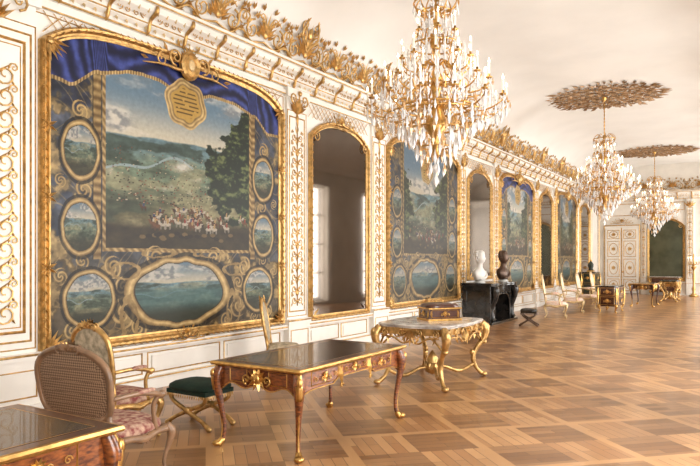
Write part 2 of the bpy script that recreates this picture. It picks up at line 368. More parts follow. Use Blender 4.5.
# ------------------------------------------------------------ painted canvases
def vn(x,y,seed):
    xi=np.floor(x);yi=np.floor(y);fx=x-xi;fy=y-yi;fx=fx*fx*(3-2*fx);fy=fy*fy*(3-2*fy)
    def h(a,b):
        q=np.sin(a*127.1+b*311.7+seed*74.7)*43758.5453; return q-np.floor(q)
    return (h(xi,yi)*(1-fx)+h(xi+1,yi)*fx)*(1-fy)+(h(xi,yi+1)*(1-fx)+h(xi+1,yi+1)*fx)*fy
def fbm(x,y,seed,o=5):
    s=0;a=.5
    for i in range(o): s=s+a*vn(x*2**i,y*2**i,seed+i*3.1); a*=.5
    return s/.97
def C(*c): return np.array(c,dtype=float)
def mixc(A,B,t): return A*(1-t[...,None])+B*t[...,None]
def ss(e0,e1,x):
    t=np.clip((x-e0)/(e1-e0),0,1); return t*t*(3-2*t)
def landscape(u,v,seed,detail=True):
    n1=fbm(u*3.2,v*6,seed,6);n2=fbm(u*18,v*26,seed+5);n3=fbm(u*3,v*0+seed,seed+9); n4=fbm(u*50,v*60,seed+6,3)
    hz=.66+.06*(n3-.5)
    Z3=0*n1[...,None]
    sky=mixc(C(.72,.68,.60)+Z3,C(.36,.45,.52),ss(.64,.95,v))
    cl=ss(.42,.62,fbm(u*3,v*8,seed+2,6)); sky=mixc(sky,mixc(C(.76,.73,.68)+Z3,C(.46,.47,.48),ss(.4,.65,n2)),cl*.8)
    g=mixc(C(.38,.48,.51)+Z3,C(.36,.41,.34),ss(hz-.02,hz-.20,v))
    g=mixc(g,C(.31,.29,.20),ss(.45,.15,v)); 
    ridge=fbm(u*4+1.5*fbm(u*3,v*7,seed+8),v*13,seed+20)
    g=mixc(g,C(.58,.54,.41),ss(.52,.66,ridge)*.55); g=mixc(g,C(.17,.21,.17),ss(.50,.36,ridge)*.7)
    g=g*(.55+.6*n2+.3*n4)[...,None]
    river=np.abs(v-(.50+.05*np.sin(u*7+seed)+.02*np.sin(u*19)))<.004+.006*n1
    g[river&(u<.55)]=C(.50,.56,.56)
    out=mixc(sky,g,ss(hz+.006,hz-.006,v))
    if detail:
        rs=np.random.RandomState(int(seed)+3)
        e=fbm(u*9,v*12,seed+40)
        def blob(cx,cv,rx,rv,col):
            m=(np.abs(u-cx)<rx)&(np.abs(v-cv)<rv)
            m&=(((u-cx)/rx)**2+((v-cv)/rv)**2<1); out[m]=col
        for k in range(480):
            cv=.27+.32*rs.rand()**1.3;cx=rs.rand()*.8+.05*math.sin(cv*40);r=.002+.005*(.6-cv)*2*rs.rand()+.001
            blob(cx,cv,r*1.2,r*.8,[C(.62,.56,.46),C(.20,.17,.13),C(.42,.24,.18),C(.18,.2,.18)][k%4])
        for k in range(6):
            cx=rs.rand()*.7;cv=.33+.2*rs.rand(); m=ss(.45,.8,fbm(u*10,v*14,seed+k))*np.exp(-((u-cx)/.06)**2-((v-cv)/.03)**2); out=mixc(out,C(.74,.72,.68),np.clip(m*1.3,0,.9))
        def tree(cx,w,b,t):
            nonlocal out
            cr=np.sqrt(((u-cx)/w)**2+((v-(b+t)/2-.04)/((t-b)/2))**2)+1.3*(e-.5)+.5*(n2-.5)
            m=ss(1.02,.92,cr); col=mixc(C(.09,.13,.09)+Z3,C(.38,.41,.25),ss(.42,.66,n2*.6+n4*.4)); out=mixc(out,col,m)
        tree(.93,.22,.2,.88);tree(.80,.14,.22,.62);tree(1.0,.2,.1,.98)
        if seed>20: tree(.02,.16,.1,.8)
        fg=.13+.06*(n1-.5)+.05*np.abs(u-.5)
        out=mixc(out,C(.18,.15,.10)*(.6+.8*n2)[...,None],ss(fg+.03,fg-.02,v))
        def rider(cx,cv,s,hc,rc,d):
            blob(cx,cv,1.5*s,.75*s,hc); blob(cx+d*1.5*s,cv+.8*s,.5*s,.9*s,hc); blob(cx+d*2.0*s,cv+1.4*s,.65*s,.3*s,hc)
            for q in(-1.1,-.7,.8,1.2): blob(cx+q*s,cv-1.1*s,.16*s,1.0*s,hc*.8)
            blob(cx,cv+1.3*s,.5*s,1.0*s,rc); blob(cx+.05*s,cv+2.5*s,.33*s,.4*s,C(.62,.46,.35)); blob(cx+.05*s,cv+2.85*s,.55*s,.2*s,C(.15,.11,.09))
        HC=[C(.28,.17,.11),C(.60,.56,.50),C(.16,.11,.09),C(.36,.23,.15)];RC=[C(.46,.16,.13),C(.20,.22,.33),C(.56,.46,.30),C(.27,.19,.13),C(.62,.58,.50)]
        L=[]
        for k in range(50): L.append((.58+.2*rs.randn(),.25-.12*rs.rand(),rs.randint(4),rs.randint(5),rs.choice([-1,1])))
        L.sort(key=lambda t:-t[1])
        for cx,cv,h,r,d in L: rider(cx,cv,.008+.055*(.26-cv)*.6+.003,HC[h],RC[r],d)
        for k in range(20):
            cx=.2+.7*rs.rand(); blob(cx,.06+.04*rs.rand(),.02,.012,[C(.36,.29,.18),C(.12,.1,.08)][k%2])
    return out
def PMAT():
    m=bpy.data.materials.new('oil_painting'); m.use_nodes=True; nt=m.node_tree; b=nt.nodes['Principled BSDF']
    a=nt.nodes.new('ShaderNodeAttribute'); a.attribute_name='Col'; n=nt.nodes.new('ShaderNodeTexNoise'); n.inputs['Scale'].default_value=70; n.inputs['Detail'].default_value=4
    mx=nt.nodes.new('ShaderNodeMixRGB'); mx.blend_type='OVERLAY'; mx.inputs[0].default_value=.25
    nt.links.new(a.outputs['Color'],mx.inputs[1]); nt.links.new(n.outputs['Fac'],mx.inputs[2]); nt.links.new(mx.outputs[0],b.inputs['Base Color'])
    b.inputs['Roughness'].default_value=.42
    b.inputs['Specular IOR Level'].default_value=.35
    return m
PM=PMAT()
def top1(s): return 4.10+.24*(1-abs(s)**7)+.08*(1-s*s)
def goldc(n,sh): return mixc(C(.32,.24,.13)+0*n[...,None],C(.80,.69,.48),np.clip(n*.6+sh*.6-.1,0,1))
def paint_mesh(name,y0,y1,z0,topf,seed,nx,nz,drape):
    Lw=y1-y0;yc=(y0+y1)/2
    yy=np.linspace(y0,y1,nx); s=(yy-yc)/(Lw/2+.05)
    tp=np.array([topf(k) for k in s]); V=np.linspace(0,1,nz)
    Y=np.tile(yy,(nz,1)); Z=z0+V[:,None]*(tp[None,:]-z0)
    k=Lw/4.05; A=(Y-yc)/k
    n1=fbm(A*3,Z*3,seed+60);n2=fbm(A*12,Z*12,seed+61)
    Z3=0*n1[...,None]
    out=mixc(C(.15,.17,.23)+Z3,C(.30,.32,.37),ss(.35,.7,n1))
    fol=fbm(A*7,Z*7,seed+70)
    out=mixc(out,C(.37,.30,.18),np.clip(ss(.44,.56,fol)*.55+.65*ss(2.0,1.3,Z),0,.9))
    out=mixc(out,C(.64,.54,.36),ss(.56,.66,fol)*.75)
    st=np.abs(np.sin(A*11+3.0*np.sin(Z*5))*np.sin(Z*8+3.0*np.sin(A*4)))
    out=mixc(out,C(.58,.49,.33),ss(.10,.03,st)*.6)
    out=out*(.5+.85*n2)[...,None]
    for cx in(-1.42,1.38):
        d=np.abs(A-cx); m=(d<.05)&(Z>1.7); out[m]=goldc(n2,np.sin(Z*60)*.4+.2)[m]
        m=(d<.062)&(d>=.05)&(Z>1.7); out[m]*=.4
    a0,a1,b0,b1=-1.30,1.30,1.84,4.5
    m=(A>a0)&(A<a1)&(Z>b0); u=(A-a0)/(a1-a0);v=(Z-b0)/(4.02-b0)
    Lx=landscape(u,v,seed); out[m]=Lx[m]
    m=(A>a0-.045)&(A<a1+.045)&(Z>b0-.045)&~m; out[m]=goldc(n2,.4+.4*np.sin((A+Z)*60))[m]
    for sx in(-1,1):
        for (cx,cz,r) in((1.05,1.02,.2),(.55,1.72,.16),(1.2,1.6,.14),(.8,.82,.14),(1.75,.85,.12),(1.62,1.68,.1),(1.6,2.52,.12),(1.65,3.45,.12),(1.05,1.35,.13),(1.9,1.5,.1),(1.9,2.6,.08),(1.42,.8,.1),(.3,.80,.1)):
            dx=A-sx*cx;dz=Z-cz;rr=np.sqrt(dx*dx+dz*dz);th=np.arctan2(dz,dx*sx)
            q=np.abs(((rr/r-th/(2*pi))%.5)-.25)
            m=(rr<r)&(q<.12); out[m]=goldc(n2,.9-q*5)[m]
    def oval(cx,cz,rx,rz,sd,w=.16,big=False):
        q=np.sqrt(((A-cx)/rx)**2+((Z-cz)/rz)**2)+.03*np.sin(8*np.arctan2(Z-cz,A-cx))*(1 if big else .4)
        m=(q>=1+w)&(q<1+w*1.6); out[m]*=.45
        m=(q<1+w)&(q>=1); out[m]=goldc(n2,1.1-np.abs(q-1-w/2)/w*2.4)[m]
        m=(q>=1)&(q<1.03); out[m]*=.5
        u=(A-cx)/rx*.5+.5;v=(Z-cz)/rz*.5+.5; m=q<1
        l=landscape(u,v*.9+.05,sd,False)
        if big: l=mixc(l,C(.28,.42,.44),ss(.62,.5,v)*.65)
        l=mixc(l,C(.17,.17,.12),ss(.35,.1,v)*.8)
        out[m]=l[m]*.9
    oval(-.08,1.25,.78,.40,seed+11,.22,True)
    for sx in(-1,1):
        oval(sx*1.64,2.98,.21,.29,seed+12+sx,.24);oval(sx*1.64,2.08,.21,.28,seed+15+sx,.24);oval(sx*1.52,1.22,.30,.30,seed+18+sx,.2)
    for sx in(-1,1):
        for (cx,cz,rx,rz) in((1.0,1.55,.25,.10),(.95,.95,.14,.3),(.45,1.78,.3,.06)):
            q=((A-sx*cx)/rx)**2+((Z-cz)/rz)**2+1.4*(fol-.5); m=(q>.55)&(q<1.05); out[m]=goldc(n2,.4)[m]
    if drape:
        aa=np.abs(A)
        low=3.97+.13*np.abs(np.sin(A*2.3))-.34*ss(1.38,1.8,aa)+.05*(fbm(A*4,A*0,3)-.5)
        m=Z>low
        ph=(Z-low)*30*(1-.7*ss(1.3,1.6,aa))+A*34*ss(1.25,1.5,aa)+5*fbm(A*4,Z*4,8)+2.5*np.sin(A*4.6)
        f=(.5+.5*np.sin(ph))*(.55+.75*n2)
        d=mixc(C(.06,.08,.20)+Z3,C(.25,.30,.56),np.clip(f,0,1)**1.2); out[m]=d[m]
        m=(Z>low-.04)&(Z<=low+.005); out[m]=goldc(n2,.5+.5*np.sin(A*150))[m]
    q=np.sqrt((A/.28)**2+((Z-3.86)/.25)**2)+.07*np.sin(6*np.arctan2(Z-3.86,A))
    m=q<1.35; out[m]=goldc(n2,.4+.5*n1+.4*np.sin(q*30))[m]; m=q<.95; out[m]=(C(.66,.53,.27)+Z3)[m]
    m=(q<.8)&(np.sin(Z*110)>.2)&(n2>.4); out[m]=C(.34,.25,.12)
    out=(out-.32)*1.04+.32
    if not drape: out=out*.88
    out=np.clip(out*.95,0.02,1)
    linc=np.where(out<=.04045,out/12.92,((out+.055)/1.055)**2.4)
    vs=np.stack([np.full(Y.shape,.035),Y,Z],-1).reshape(-1,3)
    idx=np.arange(nx*nz).reshape(nz,nx)
    F=np.stack([idx[:-1,:-1],idx[:-1,1:],idx[1:,1:],idx[1:,:-1]],-1).reshape(-1,4)
    me=bpy.data.meshes.new(name); me.from_pydata(vs.tolist(),[],F.tolist())
    ca_=me.color_attributes.new('Col','FLOAT_COLOR','POINT')
    ca_.data.foreach_set('color',np.concatenate([linc.reshape(-1,3),np.ones((nx*nz,1))],1).astype(np.float32).ravel())
    me.materials.append(PM); me.update(); return me
FP=[(-.03,.02),(-.022,.045),(0,.05),(.012,.03),(.035,.04),(.055,.085),(.08,.095),(.095,.065),(.105,.04),(.105,0)]
def arch(a0,a1,b0,topf,n=36):
    c=(a0+a1)/2;h=(a1-a0)/2
    return [(a0,b0),(a1,b0)]+[(c+h*math.cos(pi*k/n),topf(math.cos(pi*k/n))) for k in range(n+1)]
def crest(mb,x,y,s,c=.1):
    for k in range(11): mb.leaf(x,y,pi/2+(k-5)*.3,.24*s*(1-.05*abs(k-5)),.055*s,GOLD,c,.04*s)
    for d in(1,-1):
        mb.spiral(x+d*.24*s,y+.02*s,.12*s,1.4,d,-pi/2,.018*s,GOLD,c+.03); mb.spiral(x+d*.46*s,y-.06*s,.09*s,1.3,-d,pi/2,.014*s,GOLD,c+.02)
        mb.tube(crom([(x,y-.1*s,c),(x+d*.2*s,y-.13*s,c+.03),(x+d*.45*s,y-.12*s,c+.02),(x+d*.75*s,y-.16*s,c)],4),[.02*s,.024*s,.018*s,.006],GOLD,5)
        for (lx,ly,a) in((.35,.08,.8),(.55,.0,.4),(.15,.16,1.2),(.66,-.1,.1)): mb.leaf(x+d*lx*s,y+ly*s,a if d>0 else pi-a,.14*s,.05*s,GOLD,c,.03)
    mb.ell((x,y,c+.03),(.06*s,.075*s,.035*s),GOLD)
def ornament_frame(mb,path,st,c=.06,off=.09,sz=.09):
    L=0; nxt=0
    for i in range(len(path)):
        p=Vector(path[i]);q=Vector(path[(i+1)%len(path)]); d=(q-p); l=d.length
        if l<1e-6: continue
        d/=l; nrm=Vector((d.y,-d.x)); ang=math.atan2(d.y,d.x)
        while nxt<L+l:
            r=p+d*(nxt-L)+nrm*off
            mb.leaf(r.x,r.y,ang+.55,sz*.8,.028,GOLD,c+.035,.022); mb.leaf(r.x,r.y,ang-.55,sz*.8,.028,GOLD,c+.035,.022); nxt+=st
        L+=l
PAINT=[(4.28,8.36,11,620,520,True),(12.2,15.95,23,340,280,False),(19.4,22.8,37,180,180,True),(26.1,29.35,41,100,120,False)]
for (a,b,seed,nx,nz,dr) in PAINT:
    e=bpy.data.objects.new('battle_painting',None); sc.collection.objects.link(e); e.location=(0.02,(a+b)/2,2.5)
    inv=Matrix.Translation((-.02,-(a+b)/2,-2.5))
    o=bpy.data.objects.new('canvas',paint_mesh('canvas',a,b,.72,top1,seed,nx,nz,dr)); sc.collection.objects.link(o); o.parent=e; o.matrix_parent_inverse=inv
    mb=MB(); mb.M=ML; p=arch(a-.02,b+.02,.72,top1); mb.sweep(p,FP,GOLD); ornament_frame(mb,p,.10 if a<20 else .2,.05,.07)
    c=(a+b)/2; crest(mb,c,4.42,1.05,.08); crest(mb,c,.66,.5,.07)
    mb.sweep([(c+.13*math.cos(t*pi/8)*(1+.12*math.cos(t*pi/4)),4.38+.17*math.sin(t*pi/8)) for t in range(16)],[(-.10,.14),(-.03,.13),(0,.16),(.03,.13),(.035,.08)],GOLD)
    mb.ell((c,4.38,.14),(.06,.09,.03),GOLDP)
    for x in(a,b):
        d=1 if x==a else -1
        for zz in(.72,4.12):
            vs=1 if zz<2 else -1
            for q in(.15,.5,.8,1.1,1.42): mb.leaf(x-d*.06,zz-vs*.05,math.atan2(vs*math.sin(q),d*math.cos(q)),.26,.055,GOLD,.08,.03)
            mb.ell((x-d*.03,zz-vs*.02,.09),(.05,.05,.03),GOLD)
        for zz in(1.6,2.4,3.2):
            for q in range(6): mb.leaf(x-d*.05,zz,q*pi/3+.5,.11,.04,GOLD,.08,.025)
    mb.rect(a-.17,b+.17,.64,4.45,.012,.004,GOLD)
    f=mb.obj('gilt_frame',parent=e); f.matrix_parent_inverse=inv

# mirrors
def top2(s): return 3.90+.30*(1-abs(s)**2.6)
def mirror(name,a,b,z0,topf,M,MM,s=1.):
    e=bpy.data.objects.new(name,None); sc.collection.objects.link(e)
    p=arch(a,b,z0,topf,24)
    mb=MB(); mb.M=M; mb.poly(p,.01,.03,MM); mb.obj('glass',parent=e)
    mb=MB(); mb.M=M; mb.sweep(p,[(o*.8,c*.8+.01) for o,c in FP],GOLD); ornament_frame(mb,p,.14,.04,.05,.07)
    c=(a+b)/2; crest(mb,c,topf(0)+.08,.7*s,.06)
    for x in(a,b):
        d=1 if x==a else -1
        mb.spiral(x+d*.1,topf(1)+.02,.1,1.3,-d,pi/2,.014,GOLD,.07); mb.leaf(x,z0,math.atan2(1,d),.2,.06,GOLD,.07,.03)
    mb.obj('gilt_frame',parent=e)
mirror('wall_mirror',9.32,11.22,.68,top2,ML,MIRROR)
mirror('wall_mirror',16.75,18.5,1.2,top2,ML,MIRROR)
mirror('wall_mirror',23.75,25.4,.68,top2,ML,MIRROR)
mirror('wall_mirror',30.2,32.0,.68,top2,ML,MIRROR)
mirror('wall_mirror',2.35,3.85,.75,lambda s:3.3+.35*(1-abs(s)**2.4),ME,MIRG)

# end wall: door + pilasters
mb=MB(); mb.M=M3((1,0,0),(0,0,1),(0,-1,0),(0,YE-.012,0))
mb.box2(.25,1.95,0,3.45,.0,.06,WHITE); mb.rect(.25,1.95,0.02,3.45,.05,.06,GOLD)
for x0,x1 in((.38,1.06),(1.14,1.82)):
    mb.box2(x0-.03,x1+.03,.04,3.3,.06,.10,WHITE)
    for z0,z1 in((.15,.75),(.85,1.75),(1.85,2.65),(2.75,3.2)):
        mb.rect(x0+.05,x1-.05,z0,z1,.03,.10,GOLD); c=(x0+x1)/2;zc=(z0+z1)/2
        for k in range(8): mb.leaf(c,zc,k*pi/4,.13,.05,GOLD,.10,.02)
        mb.sweep([(c+.2*math.cos(t*pi/8),zc+(z1-z0)*.36*math.sin(t*pi/8)) for t in range(16)],[(-.015,.1),(0,.12),(.015,.1)],GOLD)
mb.box2(1.08,1.12,.04,3.3,.06,.12,GOLD); mb.ell((1.16,1.1,.14),(.03,.05,.03),BRONZE)
crest(mb,1.1,3.62,.7,.06)
mb.obj('door_1')
mb=MB(); mb.M=ME
mb.box2(2.0,XR,0,.13,.001,.06,WHITE); mb.box2(2.1,XR,.55,.62,.001,.07,WHITE); mb.tube([(2.1,.58,.08),(XR,.58,.08)],.014,GOLD,5)
for a,b in((2.0,2.22),(3.98,4.3),(4.75,5.1)):
    mb.box2(a,b,.0,4.62,.001,.09,WHITE); mb.rect(a+.03,b-.03,.8,4.2,.02,.09,GOLD); vine(mb,(a+b)/2,.9,4.1,(b-a)*.6,c=.1,th=.011,st=.4)
    for k in range(5): mb.leaf((a+b)/2,4.2,pi/2+(k-2)*.4,.35,.1,GOLD,.1,.05)
mb.rect(.2,2.0,3.9,4.5,.03,.004,GOLD); mb.rect(2.3,3.9,4.1,4.5,.03,.004,GOLD)
mb.obj('trim_6')

# ------------------------------------------------------------ chandeliers
def drop(mb,x,y,z,l,r,m):
    vs=[(x,y,z),(x+r,y,z-l*.6),(x,y+r,z-l*.6),(x-r,y,z-l*.6),(x,y-r,z-l*.6),(x,y,z-l)]
    mb.add(vs,[(0,1,2),(0,2,3),(0,3,4),(0,4,1),(5,2,1),(5,3,2),(5,4,3),(5,1,4)],m)
def chandelier_mesh():
    mb=MB(); mb.M=Matrix.Translation((0,0,-ZT)); R=random.Random(3)
    mb.lathe([(.01,6.35),(.09,6.33),(.07,6.27),(.03,6.22),(.012,6.15)],(0,0,0),BRONZE,10)
    mb.tube([(0,0,6.2),(0,0,5.2)],.013,BRONZE,6)
    for k in range(9): mb.ell((0,0,6.1-.1*k),(.022,.022,.035),BRONZE,6,4)
    mb.lathe([(.01,5.25),(.05,5.2),(.03,5.1),(.10,5.02),(.05,4.95),(.03,4.8),(.05,4.7),(.09,4.6),(.05,4.5),(.03,4.35),(.06,4.2),(.11,4.08),(.06,3.95),(.04,3.8),(.08,3.7),(.14,3.55),(.15,3.45),(.08,3.35),(.04,3.25),(.06,3.15),(.03,3.05)],(0,0,0),BRONZE,12)
    def ring(r,z,t=.012,m=BRONZE): mb.tube([(r*math.cos(a*pi/16),r*math.sin(a*pi/16),z) for a in range(32)],t,m,5,closed=True)
    ring(.2,5.0);ring(.30,5.12);ring(.34,4.55);ring(.5,3.72,.016);ring(.33,3.45,.014);ring(.68,3.62,.012);ring(.2,3.2)
    for k in range(10):
        a=2*pi*k/10; c,s=math.cos(a),math.sin(a)
        mb.tube(crom([(.04*c,.04*s,5.0),(.2*c,.2*s,4.98),(.3*c,.3*s,5.12),(.2*c,.2*s,5.25),(.12*c,.12*s,5.2)],4),[.012,.01,.009,.007],BRONZE,4)
        drop(mb,.3*c,.3*s,5.1,.16,.02,CRY); drop(mb,.22*c,.22*s,4.98,.16,.02,CRYA if k%2 else CRY)
    for (Rr,z,n,ph) in((.92,3.78,14,0),(.70,4.06,12,.2),(.47,4.36,10,.1),(.27,4.72,6,.0)):
        for k in range(n):
            a=ph+2*pi*k/n; c,s=math.cos(a),math.sin(a)
            def P(r,zz): return (r*c,r*s,zz)
            mb.tube(crom([P(.05,z-.06),P(Rr*.3,z-.02),P(Rr*.55,z-.16),P(Rr*.82,z-.15),P(Rr,z-.06),P(Rr,z)],4),[.013,.012,.011,.010,.009],BRONZE,5)
            q=crom([P(Rr*.55,z-.15),P(Rr*.62,z-.03),P(Rr*.5,z+.05),P(Rr*.45,z-.02)],3); mb.tube(q,[.01,.008,.006],BRONZE,4)
            mb.lathe([(.008,z-.02),(.045,z),(.05,z+.01),(.016,z+.015),(.018,z+.05)],(Rr*c,Rr*s,0),BRONZE,8)
            mb.lathe([(.014,z+.04),(.014,z+.19),(.004,z+.195)],(Rr*c,Rr*s,0),WAX,6)
            mb.lathe([(.004,z+.19),(.012,z+.21),(.010,z+.225),(.002,z+.255)],(Rr*c,Rr*s,0),FLAME,6)
            for j in range(6):
                b=2*pi*j/6; drop(mb,Rr*c+.052*math.cos(b),Rr*s+.052*math.sin(b),z-.0,.10+.04*R.random(),.013,CRY if j%4 else CRYA)
            drop(mb,Rr*c,Rr*s,z-.05,.17,.022,CRY)
            drop(mb,Rr*.75*c,Rr*.75*s,z-.16,.17,.025,CRYA if k%3==0 else CRY)
            b=a+pi/n; r2=Rr*.8; mb.lathe([(.012,z-.1),(.02,z-.05),(.008,z),(.022,z+.06),(.003,z+.24)],(r2*math.cos(b),r2*math.sin(b),0),CRY,5,smooth=False)
    for (r0,z0,r1,z1,n,sag) in((.08,5.1,.34,4.55,12,.12),(.34,4.55,.68,4.0,16,.16),(.2,5.0,.47,4.4,12,.2),(.68,3.98,.92,3.74,14,.12),(.15,4.2,.5,3.72,12,.1),(.5,3.7,.9,3.72,14,.2),(.92,3.76,.5,3.5,14,.08)):
        for k in range(n):
            a=2*pi*k/n+.1
            for j in range(9):
                t=j/8; r=r0+(r1-r0)*t; z=z0+(z1-z0)*t-sag*4*t*(1-t)
                mb.lathe([(.002,z-.016),(.014,z),(.002,z+.016)],(r*math.cos(a),r*math.sin(a),0),CRY,4,smooth=False)
    for (r,z,n,l,w) in((.86,3.64,26,.15,.02),(.68,3.62,24,.19,.026),(.58,3.55,20,.18,.026),(.5,3.50,20,.22,.03),(.40,3.42,16,.22,.028),(.33,3.38,14,.24,.03),(.26,3.24,12,.22,.028),(.2,3.14,10,.22,.028),(.12,2.98,7,.2,.026)):
        for k in range(n):
            a=2*pi*k/n+R.random()*.15
            drop(mb,r*math.cos(a),r*math.sin(a),z+.03*R.random(),l*(.85+.3*R.random()),w,CRYA if R.random()<.3 else CRY)
    mb.ell((0,0,2.92),(.05,.05,.06),CRY,8,6); drop(mb,0,0,2.86,.2,.045,CRY)
    return mb.mesh('chandelier')
cm=chandelier_mesh()
mb=MB(); mb.M=M3((1,0,0),(0,-1,0),(0,0,-1)); R=random.Random(5)
def pol(r,a): return r*math.cos(a),r*math.sin(a)
for (r,n,sr,th) in((1.22,18,.19,.020),(.86,13,.18,.020),(.5,8,.15,.020),(.22,6,.09,.016)):
    for k in range(n):
        a=2*pi*k/n; x,y=pol(r,a); d=1 if k%2 else -1
        mb.spiral(x,y,sr,1.4,d,a+d*pi/2,th,AGED,.05,14,5)
        x,y=pol(r-.05,a+pi/n); 
        for q in(-.5,.5): mb.leaf(x,y,a+pi/n+q,.28+.1*R.random(),.06,AGED,.02,.05)
        x,y=pol(r+.14,a); mb.leaf(x,y,a+R.uniform(-.3,.3),.26+.14*R.random(),.07,AGED,.02,.05)
for rr in(1.02,.66,.34): mb.tube([(*pol(rr+.04*math.sin(a*pi/4),a*pi/24),.05) for a in range(48)],.016,AGED,5,closed=True)
for k in range(30):
    a=2*pi*k/30; x,y=pol(1.36,a); mb.leaf(x,y,a+R.uniform(-.6,.6),.16+.3*R.random(),.08,AGED,.01,.06)
med=mb.mesh('ceiling_rosette')
for y in(7.85,19.2,30.0):
    inst('chandelier',cm,(3.13,y,ZT)); inst('ceiling_rosette',med,(3.13,y,ZT-.002))
    for a,b in((.6,3.9),(-.6,4.0)):
        l=bpy.data.lights.new('glow','POINT'); l.energy=9; l.color=(1,.84,.64); l.shadow_soft_size=.2; l.specular_factor=.1
        o=bpy.data.objects.new('chandelier_glow',l); o.location=(3.13+a,y,b+.35); sc.collection.objects.link(o)

# ------------------------------------------------------------ furniture
def cab(mb,x,y,h,ox,oy,r,wood,gold,k=1.):
    L=[(0,h),(.035,.86*h),(.03,.70*h),(.0,.47*h),(-.022,.26*h),(-.012,.1*h),(.03,.025*h)]
    P=crom([(x+ox*o*k,y+oy*o*k,z) for o,z in L],4); R=[1.15*r,1.45*r,1.05*r,.68*r,.52*r,.55*r,.9*r]; R=lerpl(R,len(P))
    mb.tube(P,R,wood,8)
    if gold:
        n=len(P); q=[Vector((p.x+ox*r*.5,p.y+oy*r*.5,p.z)) for p in P]
        mb.tube(q[0:9],[a*.72 for a in R[0:9]],gold,8); mb.tube(q[8:n-3],[.26*r]*(n-11),gold,5)
        mb.tube(P[n-5:],[a*1.25 for a in R[n-5:]],gold,8)
        mb.ell((x+ox*.07*k,y+oy*.07*k,h*.9),(.028,.028,.045),gold); mb.ell((x+ox*.04*k,y+oy*.04*k,.03),(.05*r/.04,.05*r/.04,.028),gold)
def side_mats(x0,x1,y0,y1):
    return [(M3((1,0,0),(0,0,1),(0,-1,0),(x0,y0,0)),x1-x0),(M3((0,1,0),(0,0,1),(1,0,0),(x1,y0,0)),y1-y0),
            (M3((-1,0,0),(0,0,1),(0,1,0),(x1,y1,0)),x1-x0),(M3((0,-1,0),(0,0,1),(-1,0,0),(x0,y1,0)),y1-y0)]
def mask(mb,x,y,s,g,c=.0):
    mb.ell((x,y,c),(.045*s,.06*s,.035*s),g,8,6); mb.ell((x,y-.01*s,c+.03*s),(.01*s,.02*s,.018*s),g,6,4)
    for k in range(10): mb.leaf(x,y,k*2*pi/10,.12*s,.05*s,g,c,.03*s)
    for d in(1,-1): mb.spiral(x+d*.12*s,y-.01,.05*s,1.3,d,-pi/2,.012*s,g,c+.01,12)
def desk(name,x0,x1,y0,y1,h,wood=WOODM,top=LEATHER,g=BRONZE,ap=.17):
    mb=MB()
    mb.M=Matrix.Identity(4)
    P=[(x0,y0),(x1,y0),(x1,y1),(x0,y1)]
    mb.box2(x0+.01,x1-.01,y0+.01,y1-.01,h-.035,h-.004,wood); mb.sweep(P,[(-.02,h-.035),(.008,h-.034),(.014,h-.02),(.006,h-.004),(-.012,h-.001)],g)
    mb.box2(x0+.012,x1-.012,y0+.012,y1-.012,h-.006,h-.001,WOODD)
    mb.box2(x0+.09,x1-.09,y0+.09,y1-.09,h-.006,h,top)
    mb.sweep([(x0+.1,y0+.1),(x1-.1,y0+.1),(x1-.1,y1-.1),(x0+.1,y1-.1)],[(-.004,h+.0005),(0,h+.001),(.004,h+.0005)],g)
    i=.05
    for M,L_ in side_mats(x0+i,x1-i,y0+i,y1-i):
        mb.M=M; n=24; vs=[];z1=h-.036
        for k in range(n+1):
            t=k/n; dz=ap if L_<1.3 else (ap if t<.3 or t>.7 else ap*.72)
            edge=min(t,1-t); dz+=.04*max(0,1-edge/.1)
            dz+= .02*math.cos(6*pi*t) if L_<1.3 else 0
            a=t*L_
            vs+=[(a,z1,0),(a,z1-dz,0),(a,z1-dz,-.03),(a,z1,-.03)]
        fs=[]
        for k in range(n):
            for j in range(3): fs.append((4*k+j,4*k+j+1,4*k+5+j,4*k+4+j)[::-1])
        mb.add(vs,fs,wood)
        mb.tube([ (v[0],v[1],.004) for v in vs[1::4]],.006,g,5)
        if L_<1.3:
            mb.rect(.12,L_/2-.12,z1-ap+.03,z1-.02,.009,.0,g); mb.rect(L_/2+.12,L_-.12,z1-ap+.03,z1-.02,.009,.0,g); mask(mb,L_/2,z1-.09,.95,g,.01)
        else:
            for a,b,q in((.1,.34,1),(.37,.63,.7),(.66,.9,1)):
                mb.rect(a*L_,b*L_,z1-ap*q+.025,z1-.015,.009,0,g)
                c=(a+b)/2*L_; mask(mb,c,z1-ap*q*.5,.45,g,.005)
                for d in(1,-1): mb.spiral(c+d*(b-a)*L_*.36,z1-ap*q*.5,.026,1.3,d,0,.005,g,.01,10,4)
            for t in(.355,.645):
                mb.leaf(t*L_,z1-.01,-pi/2,.2,.05,g,0,.04)
                mb.spiral(t*L_,z1-.2,.025,1.3,1,0,.009,g,.02,10)
    mb.M=Matrix.Identity(4)
    for x,ox in((x0+.06,-1),(x1-.06,1)):
        for y,oy in((y0+.06,-1),(y1-.06,1)):
            cab(mb,x,y,h-.04,ox*.707,oy*.707,.038,wood,g,1.1)
    return mb.obj(name)
desk('writing_desk',2.57,3.56,4.24,6.12,.78)
desk('writing_desk',2.78,3.78,.35,2.31,.78)

